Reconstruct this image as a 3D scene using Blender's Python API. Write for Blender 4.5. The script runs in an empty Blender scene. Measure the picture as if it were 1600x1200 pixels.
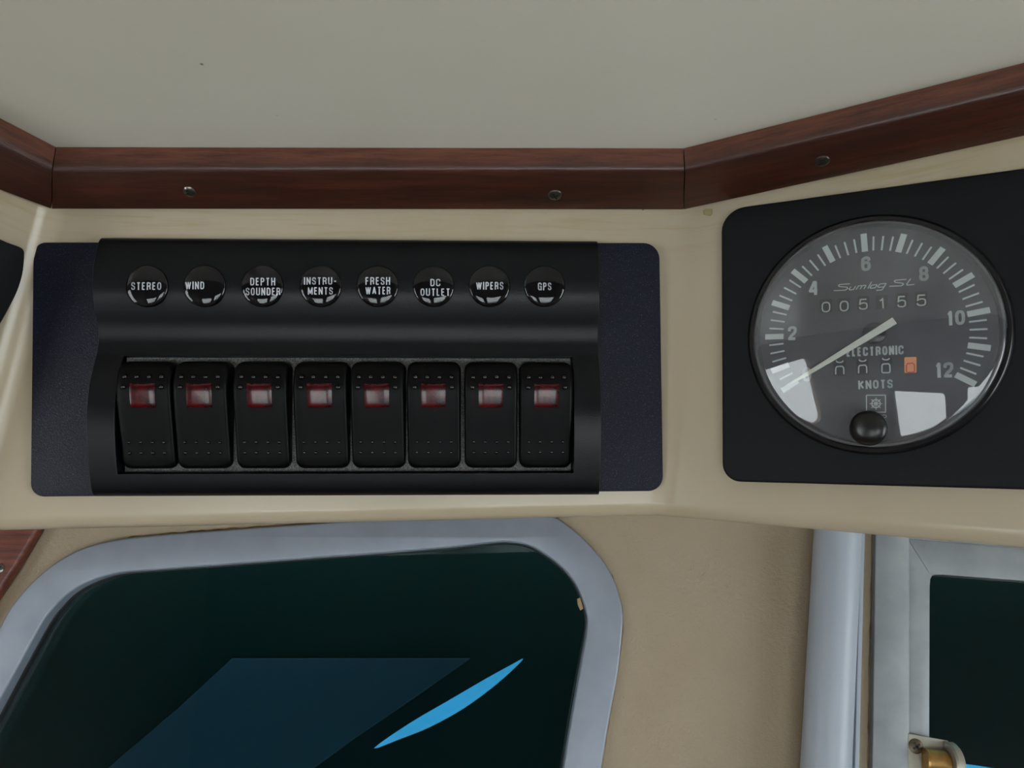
import bpy, bmesh, math, random
from mathutils import Vector, Matrix
random.seed(7)
S = bpy.context.scene
COL = S.collection

# ------------------------------------------------------------------ camera
F = 1200.0                      # focal length in pixels of the 1600x1200 frame
PITCH = math.radians(15.0)
CP, SP = math.cos(PITCH), math.sin(PITCH)
CAM = Vector((0.0, 0.0, 1.70))
cd = bpy.data.cameras.new('camera')
cd.sensor_fit = 'HORIZONTAL'; cd.sensor_width = 36.0; cd.lens = 36.0 * F / 1600.0
cd.clip_start = 0.01; cd.clip_end = 200
cam = bpy.data.objects.new('camera', cd); COL.objects.link(cam)
cam.location = CAM; cam.rotation_euler = (math.pi / 2 + PITCH, 0, 0)
S.camera = cam

# ------------------------------------------------------------------ world, light, exposure
w = bpy.data.worlds.new('sky'); S.world = w; w.use_nodes = True
bg = w.node_tree.nodes['Background']
bg.inputs[0].default_value = (0.80, 0.92, 1.0, 1); bg.inputs[1].default_value = 1.0
S.view_settings.view_transform = 'Standard'; S.view_settings.look = 'None'
S.view_settings.gamma = 1.0; S.view_settings.use_curve_mapping = False
S.view_settings.exposure = 2.5
S.cycles.use_denoising = True
S.cycles.max_bounces = 12; S.cycles.diffuse_bounces = 6; S.cycles.transparent_max_bounces = 12
S.cycles.caustics_reflective = False; S.cycles.caustics_refractive = False
sl_ = bpy.data.lights.new('sun', 'SUN'); sl_.energy = 4.0; sl_.angle = math.radians(3); sl_.color = (1, .96, .9)
sun = bpy.data.objects.new('sun', sl_); COL.objects.link(sun); sun.location = (-3, 4, 8); sun.rotation_euler = (math.radians(-32), math.radians(-22), 0)
CEIL = CAM.z + 0.152
HALF_W, BACK_Y, FRONT_Y = 1.10, -2.00, 0.425
# openings of the cabin behind the camera: (wall, a0, a1, z0, z1)
OPEN_RIGHT = (-0.75, 0.05, 1.05, 1.66)
OPEN_LEFT = (-0.75, -0.20, 1.05, 1.66)
OPEN_DOOR = (-0.10, 0.85, 0.10, 1.00)
OPEN_BACK = [(-1.02, -0.35, 0.10, 0.90)]
def portal(loc, rot, sx, sy):
    l = bpy.data.lights.new('daylight_portal', 'AREA'); l.shape = 'RECTANGLE'; l.size = sx; l.size_y = sy
    l.cycles.is_portal = True
    o = bpy.data.objects.new('daylight_portal', l); COL.objects.link(o); o.location = loc; o.rotation_euler = rot
for sg, (y0, y1, z0, z1) in ((1, OPEN_RIGHT), (-1, OPEN_LEFT)):
    portal((sg * (HALF_W + .05), (y0 + y1) / 2, (z0 + z1) / 2), (0, sg * math.pi / 2, 0), z1 - z0, y1 - y0)
for (x0, x1, z0, z1) in [OPEN_DOOR] + OPEN_BACK:
    portal(((x0 + x1) / 2, BACK_Y - .05, (z0 + z1) / 2), (math.pi / 2, 0, 0), x1 - x0, z1 - z0)

# ------------------------------------------------------------------ pixel geometry
def c2w(p): return CAM + Vector((p[0], p[1] * CP - p[2] * SP, p[1] * SP + p[2] * CP))
def c2wd(p): return Vector((p[0], p[1] * CP - p[2] * SP, p[1] * SP + p[2] * CP))
def ray(px, py): return ((px - 800) / F, (600 - py) / F)
def at_cam(px, py, pl, h=0.0):
    a, b, D = pl; u, v = ray(px, py)
    t = (D - h * math.sqrt(1 + a * a + b * b)) / (1 + a * u + b * v)
    return Vector((u * t, t, v * t))
def at(px, py, pl, h=0.0): return c2w(at_cam(px, py, pl, h))
def at_z(px, py, z):
    u, v = ray(px, py); d = c2wd((u, 1, v)); return CAM + d * ((z - CAM.z) / d.z)
D0 = 0.288
MID = (-0.031, -0.035, D0)
RIGHT = (0.544, -0.1005, D0 / 0.8918)
LEFT = (-1.9, 0.43, D0 / 0.4523)
WALL = (0.0, -math.tan(PITCH), FRONT_Y / CP)
class Frame:
    def __init__(s, pl, px, py):
        a, b, D = pl; s.pl = pl
        n = Vector((-a, -1, -b)).normalized()
        ex = Vector((1, 0, 0)); ex = (ex - n * ex.dot(n)).normalized(); ey = n.cross(ex)
        s.oc = at_cam(px, py, pl); s.ex, s.ey, s.ez = ex, ey, n
        wx, wy, wz, wo = c2wd(ex), c2wd(ey), c2wd(n), c2w(s.oc)
        s.M = Matrix(((wx.x, wy.x, wz.x, wo.x), (wx.y, wy.y, wz.y, wo.y), (wx.z, wy.z, wz.z, wo.z), (0, 0, 0, 1)))
    def loc(s, px, py, h=0.0):
        d = at_cam(px, py, s.pl, h) - s.oc
        return Vector((d.dot(s.ex), d.dot(s.ey), h))

# ------------------------------------------------------------------ materials
def lin(c):
    return tuple((x / 255 / 12.92 if x / 255 <= 0.04045 else ((x / 255 + .055) / 1.055) ** 2.4) for x in c)
def mat(name, col, rough=.5, metal=0.0, spec=.5, coat=0.0, coat_rough=.05):
    m = bpy.data.materials.new(name); m.use_nodes = True
    b = m.node_tree.nodes['Principled BSDF']
    b.inputs['Base Color'].default_value = (*col, 1); b.inputs['Roughness'].default_value = rough
    b.inputs['Metallic'].default_value = metal; b.inputs['Specular IOR Level'].default_value = spec
    b.inputs['Coat Weight'].default_value = coat; b.inputs['Coat Roughness'].default_value = coat_rough
    return m
def N(m, t): return m.node_tree.nodes.new(t)
def L(m, a, b): m.node_tree.links.new(a, b)
def coords(m, scale=(1, 1, 1), rot=(0, 0, 0)):
    tc = N(m, 'ShaderNodeTexCoord'); mp = N(m, 'ShaderNodeMapping'); mp.inputs['Scale'].default_value = scale
    mp.inputs['Rotation'].default_value = rot
    L(m, tc.outputs['Object'], mp.inputs[0]); return mp.outputs[0]
def noise(m, vec, scale, detail=3, rough=.55):
    n = N(m, 'ShaderNodeTexNoise'); n.inputs['Scale'].default_value = scale
    n.inputs['Detail'].default_value = detail; n.inputs['Roughness'].default_value = rough
    L(m, vec, n.inputs['Vector']); return n.outputs['Fac']
def ramp(m, fac, stops):
    r = N(m, 'ShaderNodeValToRGB'); e = r.color_ramp.elements
    while len(e) < len(stops): e.new(.5)
    for k, (p, c) in enumerate(stops): e[k].position = p; e[k].color = (*c, 1)
    L(m, fac, r.inputs[0]); return r.outputs[0]
def mix(m, fac, a, b, mode='MIX'):
    x = N(m, 'ShaderNodeMix'); x.data_type = 'RGBA'; x.blend_type = mode
    if isinstance(fac, float): x.inputs[0].default_value = fac
    else: L(m, fac, x.inputs[0])
    for i, q in ((6, a), (7, b)):
        if isinstance(q, tuple): x.inputs[i].default_value = (*q, 1)
        else: L(m, q, x.inputs[i])
    return x.outputs[2]
def P(m): return m.node_tree.nodes['Principled BSDF']
def bump(m, fac, strength, dist):
    b = N(m, 'ShaderNodeBump'); b.inputs['Strength'].default_value = strength; b.inputs['Distance'].default_value = dist
    L(m, fac, b.inputs['Height']); L(m, b.outputs[0], P(m).inputs['Normal'])
def gelcoat(name, c1, c2, speck, rough, specks=True, streak=None):
    m = mat(name, c1, rough, coat=.0)
    v = coords(m)
    base = mix(m, ramp(m, noise(m, v, 9, 4), [(.35, (0, 0, 0)), (.7, (1, 1, 1))]), c1, c2)
    if specks:
        vo = N(m, 'ShaderNodeTexVoronoi'); vo.inputs['Scale'].default_value = 75; L(m, v, vo.inputs['Vector'])
        dot = ramp(m, vo.outputs['Distance'], [(.022 * specks, (1, 1, 1)), (.045 * specks, (0, 0, 0))])
        rnd = ramp(m, vo.outputs['Color'], [(.66 - .06 * (specks > 1), (0, 0, 0)), (.70 - .06 * (specks > 1), (1, 1, 1))])
        f = mix(m, 1.0, dot, rnd, 'MULTIPLY')
        base = mix(m, f, base, speck)
    if streak:      # yellowed grime in horizontal wipes
        st = ramp(m, noise(m, coords(m, (3, 3, 60)), 9, 6, .65), [(.50, (0, 0, 0)), (.68, (.75, .75, .75))])
        pa = ramp(m, noise(m, v, 22, 4), [(.42, (0, 0, 0)), (.62, (1, 1, 1))])
        sz = N(m, 'ShaderNodeSeparateXYZ'); L(m, v, sz.inputs[0]); mz = N(m, 'ShaderNodeMapRange')
        mz.inputs[1].default_value = CEIL - .034; mz.inputs[2].default_value = CEIL - .020; L(m, sz.outputs[2], mz.inputs[0])
        g = mix(m, 1.0, mix(m, .35, st, pa), mz.outputs[0], 'MULTIPLY')
        base = mix(m, g, base, streak)
    L(m, base, P(m).inputs['Base Color'])
    return m
M_CEIL = gelcoat('ceiling_gelcoat', lin((214, 211, 199)), lin((209, 205, 191)), lin((96, 84, 66)), .35, 1.35)
M_CONS = gelcoat('console_gelcoat', lin((182, 169, 148)), lin((176, 162, 138)), lin((120, 102, 72)), .25, True, lin((166, 150, 114)))
M_WALL = gelcoat('wall_vinyl', lin((162, 146, 124)), lin((154, 137, 114)), lin((150, 130, 95)), .55)
bump(M_WALL, noise(M_WALL, coords(M_WALL), 420, 4, .7), .5, .0012)
M_LINER = mat('cabin_liner', lin((96, 74, 56)), .5)
M_FLOOR = mat('teak_floor', lin((92, 66, 44)), .5)
M_BULK = mat('dark_teak_bulkhead', lin((52, 36, 26)), .5)
def wood(name, worn, k=1.0):
    m = mat(name, (.1, .03, .015), .38, coat=.25, coat_rough=.2)
    v = coords(m, (1.0, 14, 14))
    g1 = noise(m, v, 26, 6, .65); g2 = noise(m, coords(m, (1, 6, 6)), 9, 3)
    c = ramp(m, g1, [(.30, lin((42 * k, 18 * k, 12 * k))), (.5, lin((70 * k, 31 * k, 20 * k))), (.72, lin((98 * k, 48 * k, 31 * k)))])
    c = mix(m, ramp(m, g2, [(.4, (0, 0, 0)), (.7, (1, 1, 1))]), c, mix(m, .45, c, lin((52, 20, 12))))
    fine = noise(m, coords(m, (1, 30, 30)), 120, 2)
    c = mix(m, ramp(m, fine, [(.62, (0, 0, 0)), (.75, (.5, .5, .5))]), c, lin((40, 16, 10)))
    if worn:   # lighter blotchy tone towards the upper edge of the battens
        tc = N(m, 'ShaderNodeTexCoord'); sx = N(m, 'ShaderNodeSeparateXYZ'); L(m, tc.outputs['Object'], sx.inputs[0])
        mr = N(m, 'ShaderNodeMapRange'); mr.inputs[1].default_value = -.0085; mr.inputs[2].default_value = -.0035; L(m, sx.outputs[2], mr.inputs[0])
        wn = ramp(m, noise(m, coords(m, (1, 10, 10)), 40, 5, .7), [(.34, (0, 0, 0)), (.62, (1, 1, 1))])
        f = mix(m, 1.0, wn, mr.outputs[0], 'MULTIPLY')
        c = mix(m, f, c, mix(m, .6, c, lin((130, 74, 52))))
    L(m, c, P(m).inputs['Base Color']); bump(m, fine, .3, .0004)
    return m
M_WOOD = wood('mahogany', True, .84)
M_WOOD2 = wood('mahogany_board', False, 1.45)
def plastic(name, col, rough, bs, bstr, spec=.5):
    m = mat(name, col, rough, spec=spec * .6); bump(m, noise(m, coords(m), bs, 2), bstr, .0002); return m
M_BEZEL = plastic('black_moulded_plastic', lin((6, 8, 13)), .34, 2600, .25, .42)
M_ROCK = plastic('black_rocker_plastic', lin((5, 5, 6)), .42, 3000, .2, .2)
M_STUD = mat('glossy_stud', lin((5, 5, 6)), .22, spec=.7)
M_PLATE = plastic('charcoal_textured_plate', lin((20, 23, 36)), .42, 1800, .8, .32)
L(M_PLATE, ramp(M_PLATE, noise(M_PLATE, coords(M_PLATE), 2600, 1), [(.5, lin((16, 19, 33))), (.66, lin((27, 31, 47))), (.8, lin((84, 86, 94)))]), P(M_PLATE).inputs['Base Color'])  # pale specks in the base colour imitate glints of the textured sheen
M_GPLATE = plastic('black_gauge_plate', lin((10, 11, 15)), .6, 2400, .3, .35)
M_DARK = mat('black_gap', lin((6, 6, 7)), .7)
M_STRIP = mat('speckled_switch_frame', (.05, .05, .05), .45)
_v = coords(M_STRIP)
L(M_STRIP, ramp(M_STRIP, noise(M_STRIP, _v, 2600, 2), [(.4, lin((34, 35, 36))), (.62, lin((104, 103, 98)))]), P(M_STRIP).inputs['Base Color'])
bump(M_STRIP, noise(M_STRIP, _v, 2600, 2), .5, .0002)
M_RED = mat('red_lens', lin((92, 10, 16)), .2, spec=.3, coat=.15, coat_rough=.06)
L(M_RED, ramp(M_RED, noise(M_RED, coords(M_RED), 420, 3), [(.35, lin((38, 4, 8))), (.7, lin((84, 10, 15)))]), P(M_RED).inputs['Base Color'])
M_DISC = mat('black_label', lin((5, 5, 7)), .5, spec=.08)
M_WHITE = mat('white_print', lin((225, 228, 232)), .5)
M_PRINT = mat('dial_print', lin((180, 188, 184)), .6)
M_DIAL = mat('dial_face', lin((50, 51, 55)), .6)
M_DIALWALL = mat('dial_wall', lin((62, 61, 63)), .5)
M_NEEDLE = mat('needle', lin((205, 208, 196)), .5)
M_ORANGE = mat('orange_counter', lin((222, 150, 100)), .5)
M_ORED = mat('orange_digit', lin((196, 78, 34)), .5)
M_KNOB = mat('black_rubber_knob', lin((12, 12, 14)), .32)
M_RING = mat('black_bezel_ring', lin((18, 18, 21)), .25)
M_STEEL = mat('screw_steel', lin((118, 116, 110)), .28, 1.0)
M_SLOT = mat('screw_recess', lin((24, 22, 20)), .6)
def metalpaint(name, c1, c2, rough, metal):
    m = mat(name, c1, rough, metal)
    v = coords(m, (1, 1, 1))
    L(m, mix(m, ramp(m, noise(m, v, 60, 5), [(.35, (0, 0, 0)), (.7, (1, 1, 1))]), c1, c2), P(m).inputs['Base Color'])
    return m
M_ALU = metalpaint('aluminium_frame', lin((146, 152, 164)), lin((136, 143, 155)), .45, .35)
M_ALU2 = metalpaint('brushed_aluminium', lin((142, 146, 150)), lin((126, 131, 136)), .5, .35)
M_TUBE = mat('white_plastic_tube', lin((165, 173, 185)), .4)
M_SEAL = metalpaint('old_sealant', lin((150, 130, 98)), lin((96, 70, 46)), .8, 0)
M_RUB = mat('black_rubber_seal', lin((10, 12, 13)), .6)
M_BRASS = metalpaint('worn_brass', lin((190, 150, 90)), lin((90, 62, 36)), .35, .9)
M_BRASSD = metalpaint('tarnished_screw', lin((96, 84, 70)), lin((58, 48, 38)), .4, .8)
M_NICK = metalpaint('nickel_plate', lin((176, 172, 160)), lin((150, 146, 134)), .4, .6)
M_CANVAS = plastic('dark_green_canvas', lin((36, 60, 64)), .9, 700, .3, .2)
M_BLUEG = plastic('blue_grey_reflection', lin((74, 100, 126)), .8, 500, .3, .2)  # colour of the added sheet that stands in for a glass reflection
M_BLUE = mat('blue_tarp', lin((44, 128, 176)), .6)
M_DOCK = mat('dock', lin((205, 208, 208)), .8)
def clear(name, tint, ior, rough=.0, haze=0.0):
    m = bpy.data.materials.new(name); m.use_nodes = True; nt = m.node_tree; nt.nodes.clear()
    o = nt.nodes.new('ShaderNodeOutputMaterial'); t = nt.nodes.new('ShaderNodeBsdfTransparent'); t.inputs[0].default_value = (*tint, 1)
    g = nt.nodes.new('ShaderNodeBsdfGlossy'); g.inputs['Roughness'].default_value = rough
    f = nt.nodes.new('ShaderNodeFresnel'); ge = nt.nodes.new('ShaderNodeNewGeometry'); io = nt.nodes.new('ShaderNodeMapRange')
    io.inputs[3].default_value = ior; io.inputs[4].default_value = 1 / ior      # same reflectance from both sides of a thin sheet
    nt.links.new(ge.outputs['Backfacing'], io.inputs[0]); nt.links.new(io.outputs[0], f.inputs[0])
    x = nt.nodes.new('ShaderNodeMixShader'); nt.links.new(f.outputs[0], x.inputs[0])
    base = t.outputs[0]
    if haze:
        d = nt.nodes.new('ShaderNodeBsdfDiffuse'); d.inputs[0].default_value = (.75, .78, .82, 1)
        y = nt.nodes.new('ShaderNodeMixShader'); nt.links.new(t.outputs[0], y.inputs[1]); nt.links.new(d.outputs[0], y.inputs[2])
        v = coords(m); n = noise(m, v, 70, 5, .7)
        mr = nt.nodes.new('ShaderNodeMapRange'); mr.inputs[1].default_value = .3; mr.inputs[2].default_value = .8
        mr.inputs[3].default_value = haze * .3; mr.inputs[4].default_value = haze * 1.7
        nt.links.new(n, mr.inputs[0]); nt.links.new(mr.outputs[0], y.inputs[0]); base = y.outputs[0]
    nt.links.new(base, x.inputs[1]); nt.links.new(g.outputs[0], x.inputs[2]); nt.links.new(x.outputs[0], o.inputs[0])
    return m
M_LENS = clear('gauge_lens', (.97, .98, 1.0), 1.7, .01, .07)
M_DOME = clear('resin_dome', (.95, .95, .97), 1.5, .015)
M_GLASS = clear('tinted_window_glass', (.42, .60, .62), 1.5, .0)

# ------------------------------------------------------------------ object helpers
def link(name, me, m=None, parent=None, M=None):
    o = bpy.data.objects.new(name, me); COL.objects.link(o)
    if m is not None and me is not None and not me.materials: me.materials.append(m)
    if parent is not None: o.parent = parent
    if M is not None:
        if parent is None: o.matrix_world = M
        else: o.matrix_local = M
    return o
def tag(o, label, cat, group=None):
    o['label'] = label; o['category'] = cat
    if group: o['group'] = group
    return o
def struct(o): o['kind'] = 'structure'; return o
def pmesh(name, vs, fs, smooth=None):
    me = bpy.data.meshes.new(name); me.from_pydata([tuple(v) for v in vs], [], fs); me.update()
    bm = bmesh.new(); bm.from_mesh(me); bmesh.ops.remove_doubles(bm, verts=bm.verts, dist=1e-6)
    bmesh.ops.recalc_face_normals(bm, faces=bm.faces); bm.to_mesh(me); bm.free()
    if smooth is not None: me.polygons.foreach_set('use_smooth', [True] * len(me.polygons)); me.set_sharp_from_angle(angle=math.radians(smooth))
    return me
def bm_mesh(name, bm, smooth=None):
    me = bpy.data.meshes.new(name); bmesh.ops.recalc_face_normals(bm, faces=bm.faces); bm.to_mesh(me); bm.free()
    if smooth is not None: me.polygons.foreach_set('use_smooth', [True] * len(me.polygons)); me.set_sharp_from_angle(angle=math.radians(smooth))
    return me
def bevel(o, wdt, seg=3, ang=30):
    b = o.modifiers.new('bevel', 'BEVEL'); b.width = wdt; b.segments = seg; b.limit_method = 'ANGLE'; b.angle_limit = math.radians(ang)
    b.harden_normals = False
    return o
def box_mesh(name, x0, x1, y0, y1, z0, z1):
    vs = [(x, y, z) for x in (x0, x1) for y in (y0, y1) for z in (z0, z1)]
    return pmesh(name, vs, [(0, 1, 3, 2), (4, 6, 7, 5), (0, 4, 5, 1), (2, 3, 7, 6), (0, 2, 6, 4), (1, 5, 7, 3)])
def crom(pts, n=6, closed=False):
    out = []; k = len(pts)
    for i in range(k if closed else k - 1):
        p = [pts[(i + j) % k] if closed else pts[min(max(i + j, 0), k - 1)] for j in (-1, 0, 1, 2)]
        for s in range(n):
            t = s / n
            out.append(tuple(.5 * (2 * p[1][c] + (p[2][c] - p[0][c]) * t + (2 * p[0][c] - 5 * p[1][c] + 4 * p[2][c] - p[3][c]) * t * t
                       + (3 * p[1][c] - p[0][c] - 3 * p[2][c] + p[3][c]) * t ** 3) for c in range(len(p[1]))))
    if not closed: out.append(tuple(pts[-1]))
    return out
def curve_plate(name, outlines, z0, z1, bev=0.0):
    """flat plate from closed outlines (holes allowed) between z0 and z1, edges bevelled"""
    cu = bpy.data.curves.new(name, 'CURVE'); cu.dimensions = '2D'; cu.fill_mode = 'BOTH'
    cu.extrude = max((z1 - z0) / 2 - bev, 1e-5); cu.bevel_depth = bev; cu.bevel_resolution = 2; cu.offset = -bev
    for ol in outlines:
        sp = cu.splines.new('POLY'); sp.points.add(len(ol) - 1); sp.use_cyclic_u = True
        for k, p in enumerate(ol): sp.points[k].co = (p[0], p[1], 0, 1)
    o = bpy.data.objects.new(name, cu); COL.objects.link(o)
    dg = bpy.context.evaluated_depsgraph_get()
    me = bpy.data.meshes.new_from_object(o.evaluated_get(dg))
    bpy.data.objects.remove(o); bpy.data.curves.remove(cu)
    me.transform(Matrix.Translation((0, 0, (z0 + z1) / 2))); me.name = name; me.materials.clear()
    bm = bmesh.new(); bm.from_mesh(me); bmesh.ops.remove_doubles(bm, verts=bm.verts, dist=1e-6); bm.to_mesh(me); bm.free()
    me.polygons.foreach_set('use_smooth', [True] * len(me.polygons)); me.set_sharp_from_angle(angle=math.radians(35))
    return me
def rrect(x0, x1, y0, y1, r, n=6):
    out = []
    for cx, cy, a0 in ((x1 - r, y1 - r, 0), (x0 + r, y1 - r, 90), (x0 + r, y0 + r, 180), (x1 - r, y0 + r, 270)):
        for k in range(n + 1):
            a = math.radians(a0 + 90 * k / n); out.append((cx + r * math.cos(a), cy + r * math.sin(a)))
    return out
def round_poly(pts, rads, n=6):
    out = []; k = len(pts)
    for i in range(k):
        p = Vector(pts[i][:2]); a = (Vector(pts[i - 1][:2]) - p); b = (Vector(pts[(i + 1) % k][:2]) - p)
        r = rads[i]
        if r <= 0: out.append(tuple(p)); continue
        a.normalize(); b.normalize(); half = math.acos(max(-1, min(1, a.dot(b)))) / 2
        d = r / math.tan(half); c = p + (a + b).normalized() * (r / math.sin(half))
        s = p + a * d - c; e = p + b * d - c
        a0 = math.atan2(s.y, s.x); a1 = math.atan2(e.y, e.x); da = (a1 - a0 + math.pi) % (2 * math.pi) - math.pi
        for q in range(n + 1):
            t = a0 + da * q / n; out.append((c.x + r * math.cos(t), c.y + r * math.sin(t)))
    return out
def lathe(name, prof, n=48, smooth=40, cap=True):
    """profile [(r,z)...] spun about z"""
    vs, fs = [], []
    for r, z in prof:
        for k in range(n):
            a = 2 * math.pi * k / n; vs.append((r * math.cos(a), r * math.sin(a), z))
    for i in range(len(prof) - 1):
        for k in range(n): fs.append((i * n + k, i * n + (k + 1) % n, (i + 1) * n + (k + 1) % n, (i + 1) * n + k))
    if cap:
        if prof[0][0] > 1e-5: fs.append(tuple(range(n))[::-1])
        if prof[-1][0] > 1e-5: fs.append(tuple((len(prof) - 1) * n + k for k in range(n)))
    return pmesh(name, vs, fs, smooth)
def _oval(cx, cy, rx, ry, a0=90, a1=450, n=28, e=2.7):
    out = []
    for k in range(n + 1):
        a = math.radians(a0 + (a1 - a0) * k / n); c, q = math.cos(a), math.sin(a)
        out.append((cx + rx * math.copysign(abs(c) ** (2 / e), c), cy + ry * math.copysign(abs(q) ** (2 / e), q)))
    return out
_S = [(1, .76), (.93, .93), (.5, 1), (.08, .93), (0, .76), (.1, .60), (.5, .51), (.9, .41), (1, .25), (.92, .07), (.5, 0), (.07, .07), (0, .24)]
def _sm(p): return crom(p, 4)
_BOWL = [(0, 1), (.55, 1), (.92, .93), (1, .75), (.92, .57), (.55, .49), (0, .49)]
GLYPH = {  # width, centre-line strokes in a unit box
    'A': (.62, [[(0, 0), (.5, 1), (1, 0)], [(.18, .3), (.82, .3)]]), 'C': (.56, [_sm([(1, .72), (.95, .92), (.5, 1), (.05, .92), (0, .7), (0, .3), (.05, .08), (.5, 0), (.95, .08), (1, .28)])]),
    'D': (.56, [[(0, 0), (0, 1), (.5, 1), (.88, .93), (1, .75), (1, .25), (.88, .07), (.5, 0), (0, 0)]]), 'E': (.47, [[(1, 1), (0, 1), (0, 0), (1, 0)], [(0, .52), (.92, .52)]]),
    'F': (.46, [[(1, 1), (0, 1), (0, 0)], [(0, .52), (.9, .52)]]), 'G': (.58, [_sm([(1, .74), (.95, .92), (.5, 1), (.05, .92), (0, .7), (0, .3), (.05, .08), (.5, 0), (.9, .08), (1, .25)]) + [(1, .48), (.55, .48)], [(1, 0), (1, .48)]]),
    'H': (.56, [[(0, 0), (0, 1)], [(1, 0), (1, 1)], [(0, .52), (1, .52)]]), 'I': (.15, [[(.5, 0), (.5, 1)]]), 'K': (.58, [[(0, 0), (0, 1)], [(1, 1), (0, .38)], [(.32, .58), (1, 0)]]),
    'L': (.45, [[(0, 1), (0, 0), (1, 0)]]), 'M': (.70, [[(0, 0), (0, 1), (.5, .12), (1, 1), (1, 0)]]), 'N': (.57, [[(0, 0), (0, 1), (1, 0), (1, 1)]]),
    'O': (.57, [_oval(.5, .5, .5, .5)]), 'P': (.52, [[(0, 0)] + _BOWL]), 'R': (.56, [[(0, 0)] + _BOWL, [(.55, .49), (.9, .4), (.95, .0)]]), 'S': (.53, [_sm(_S)]),
    'T': (.54, [[(0, 1), (1, 1)], [(.5, 1), (.5, 0)]]), 'U': (.56, [[(0, 1)] + _sm([(0, .28), (.06, .08), (.5, 0), (.94, .08), (1, .28)]) + [(1, 1)]]), 'V': (.6, [[(0, 1), (.5, 0), (1, 1)]]),
    'W': (.84, [[(0, 1), (.26, 0), (.5, .95), (.74, 0), (1, 1)]]), '-': (.42, [[(0, .45), (1, .45)]]), '0': (.55, [_oval(.5, .5, .5, .5)]), '1': (.34, [[(0, .78), (.45, .83), (.8, 1), (.8, 0)]]),
    '2': (.55, [_sm([(0, .72), (.07, .93), (.5, 1), (.93, .93), (1, .73), (.82, .50), (.3, .24), (0, 0)]) + [(1, 0)]]), '4': (.64, [[(.74, 0), (.74, 1), (.55, 1), (0, .24), (1, .24)]]),
    '5': (.55, [[(.95, 1), (.12, 1), (.03, .5)] + _sm([(.15, .58), (.55, .64), (.93, .55), (1, .33), (.93, .08), (.5, 0), (.08, .07), (0, .22)])]),
    '6': (.55, [_sm([(.98, .78), (.9, .94), (.5, 1), (.08, .9), (0, .62), (0, .3)]), _oval(.5, .3, .5, .3)]), '8': (.55, [_oval(.5, .75, .46, .25), _oval(.5, .26, .5, .26)])}
def fit_text(s, pa, pb, height, wt=.15, gap=.16):
    """stroke lettering whose box runs from pa to pb (mid-height ends, local) with the given height"""
    pa, pb = Vector(pa), Vector(pb); d = pb - pa; ln = d.length; ex = d / ln; ey = Vector((-ex.y, ex.x, 0)); st = wt * height
    ws = [GLYPH[c][0] for c in s]; k = (ln) / (sum(ws) + gap * (len(s) - 1)); x = 0.0; VS, FS = [], []
    for c, w_ in zip(s, ws):
        x0, x1 = x * k + st / 2, (x + w_) * k - st / 2; x += w_ + gap
        if x1 < x0: x0 = x1 = (x0 + x1) / 2
        for q in GLYPH[c][1]:
            pts = [pa + ex * (x0 + (x1 - x0) * u) + ey * ((v - .5) * (height - st)) for u, v in q]
            if len(pts) == 2 or (pts[0] - pts[-1]).length > 1e-7:   # square ends
                if q[0][1] in (0, 1) and q[0][0] in (0, .5, 1, .74, .8) and q[0][0] == q[1][0]: pts[0] = pts[0] + (pts[0] - pts[1]).normalized() * st / 2
                if q[-1][1] in (0, 1) and q[-1][0] == q[-2][0]: pts[-1] = pts[-1] + (pts[-1] - pts[-2]).normalized() * st / 2
            v_, f_ = ribbon(pts, st, pa.z); b = len(VS); VS += v_; FS += [tuple(i + b for i in f) for f in f_]
    return VS, FS
def join_mesh(name, parts):
    vs, fs = [], []
    for v, f in parts:
        k = len(vs); vs += list(v); fs += [tuple(i + k for i in q) for q in f]
    me = bpy.data.meshes.new(name); me.from_pydata([tuple(v) for v in vs], [], fs); me.update(); return me
def ribbon(pts, wd, z, caps=True):
    """flat stroke of constant width through local points"""
    vs, fs = [], []
    for a, b in zip(pts[:-1], pts[1:]):
        a = Vector((a[0], a[1])); b = Vector((b[0], b[1])); d = (b - a)
        if d.length < 1e-9: continue
        n = Vector((-d.y, d.x)).normalized() * wd / 2; k = len(vs)
        vs += [(*(a + n), z), (*(a - n), z), (*(b - n), z), (*(b + n), z)]; fs.append((k, k + 1, k + 2, k + 3))
    if caps:
        for p in pts[1:-1]:
            k = len(vs)
            vs += [(p[0] + wd / 2 * math.cos(j * math.pi / 4), p[1] + wd / 2 * math.sin(j * math.pi / 4), z) for j in range(8)]
            fs.append(tuple(range(k, k + 8)))
    return vs, fs
def cross_screw(name, r, parent, loc, normal_M, squash=.35, m=None):
    """domed cross-head screw: head with a recessed cross as sub-part"""
    h = lathe('screw', [(r, 0), (r, r * .12), (r * .86, r * squash), (r * .45, r * (squash + .12)), (0, r * (squash + .15))], 24)
    o = link(name, h, m or M_STEEL, parent, Matrix.Translation(loc) @ normal_M)
    cr = join_mesh('cross', [])
    bm = bmesh.new()
    for ang in (.5, .5 + math.pi / 2):
        mt = Matrix.Translation((0, 0, r * (squash + .1))) @ Matrix.Rotation(ang, 4, 'Z') @ Matrix.Diagonal((r * 1.15, r * .26, r * .16, 1))
        bmesh.ops.create_cube(bm, size=1, matrix=mt)
    link('cross_slot', bm_mesh('cross_slot', bm), M_SLOT, o)
    return o

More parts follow.
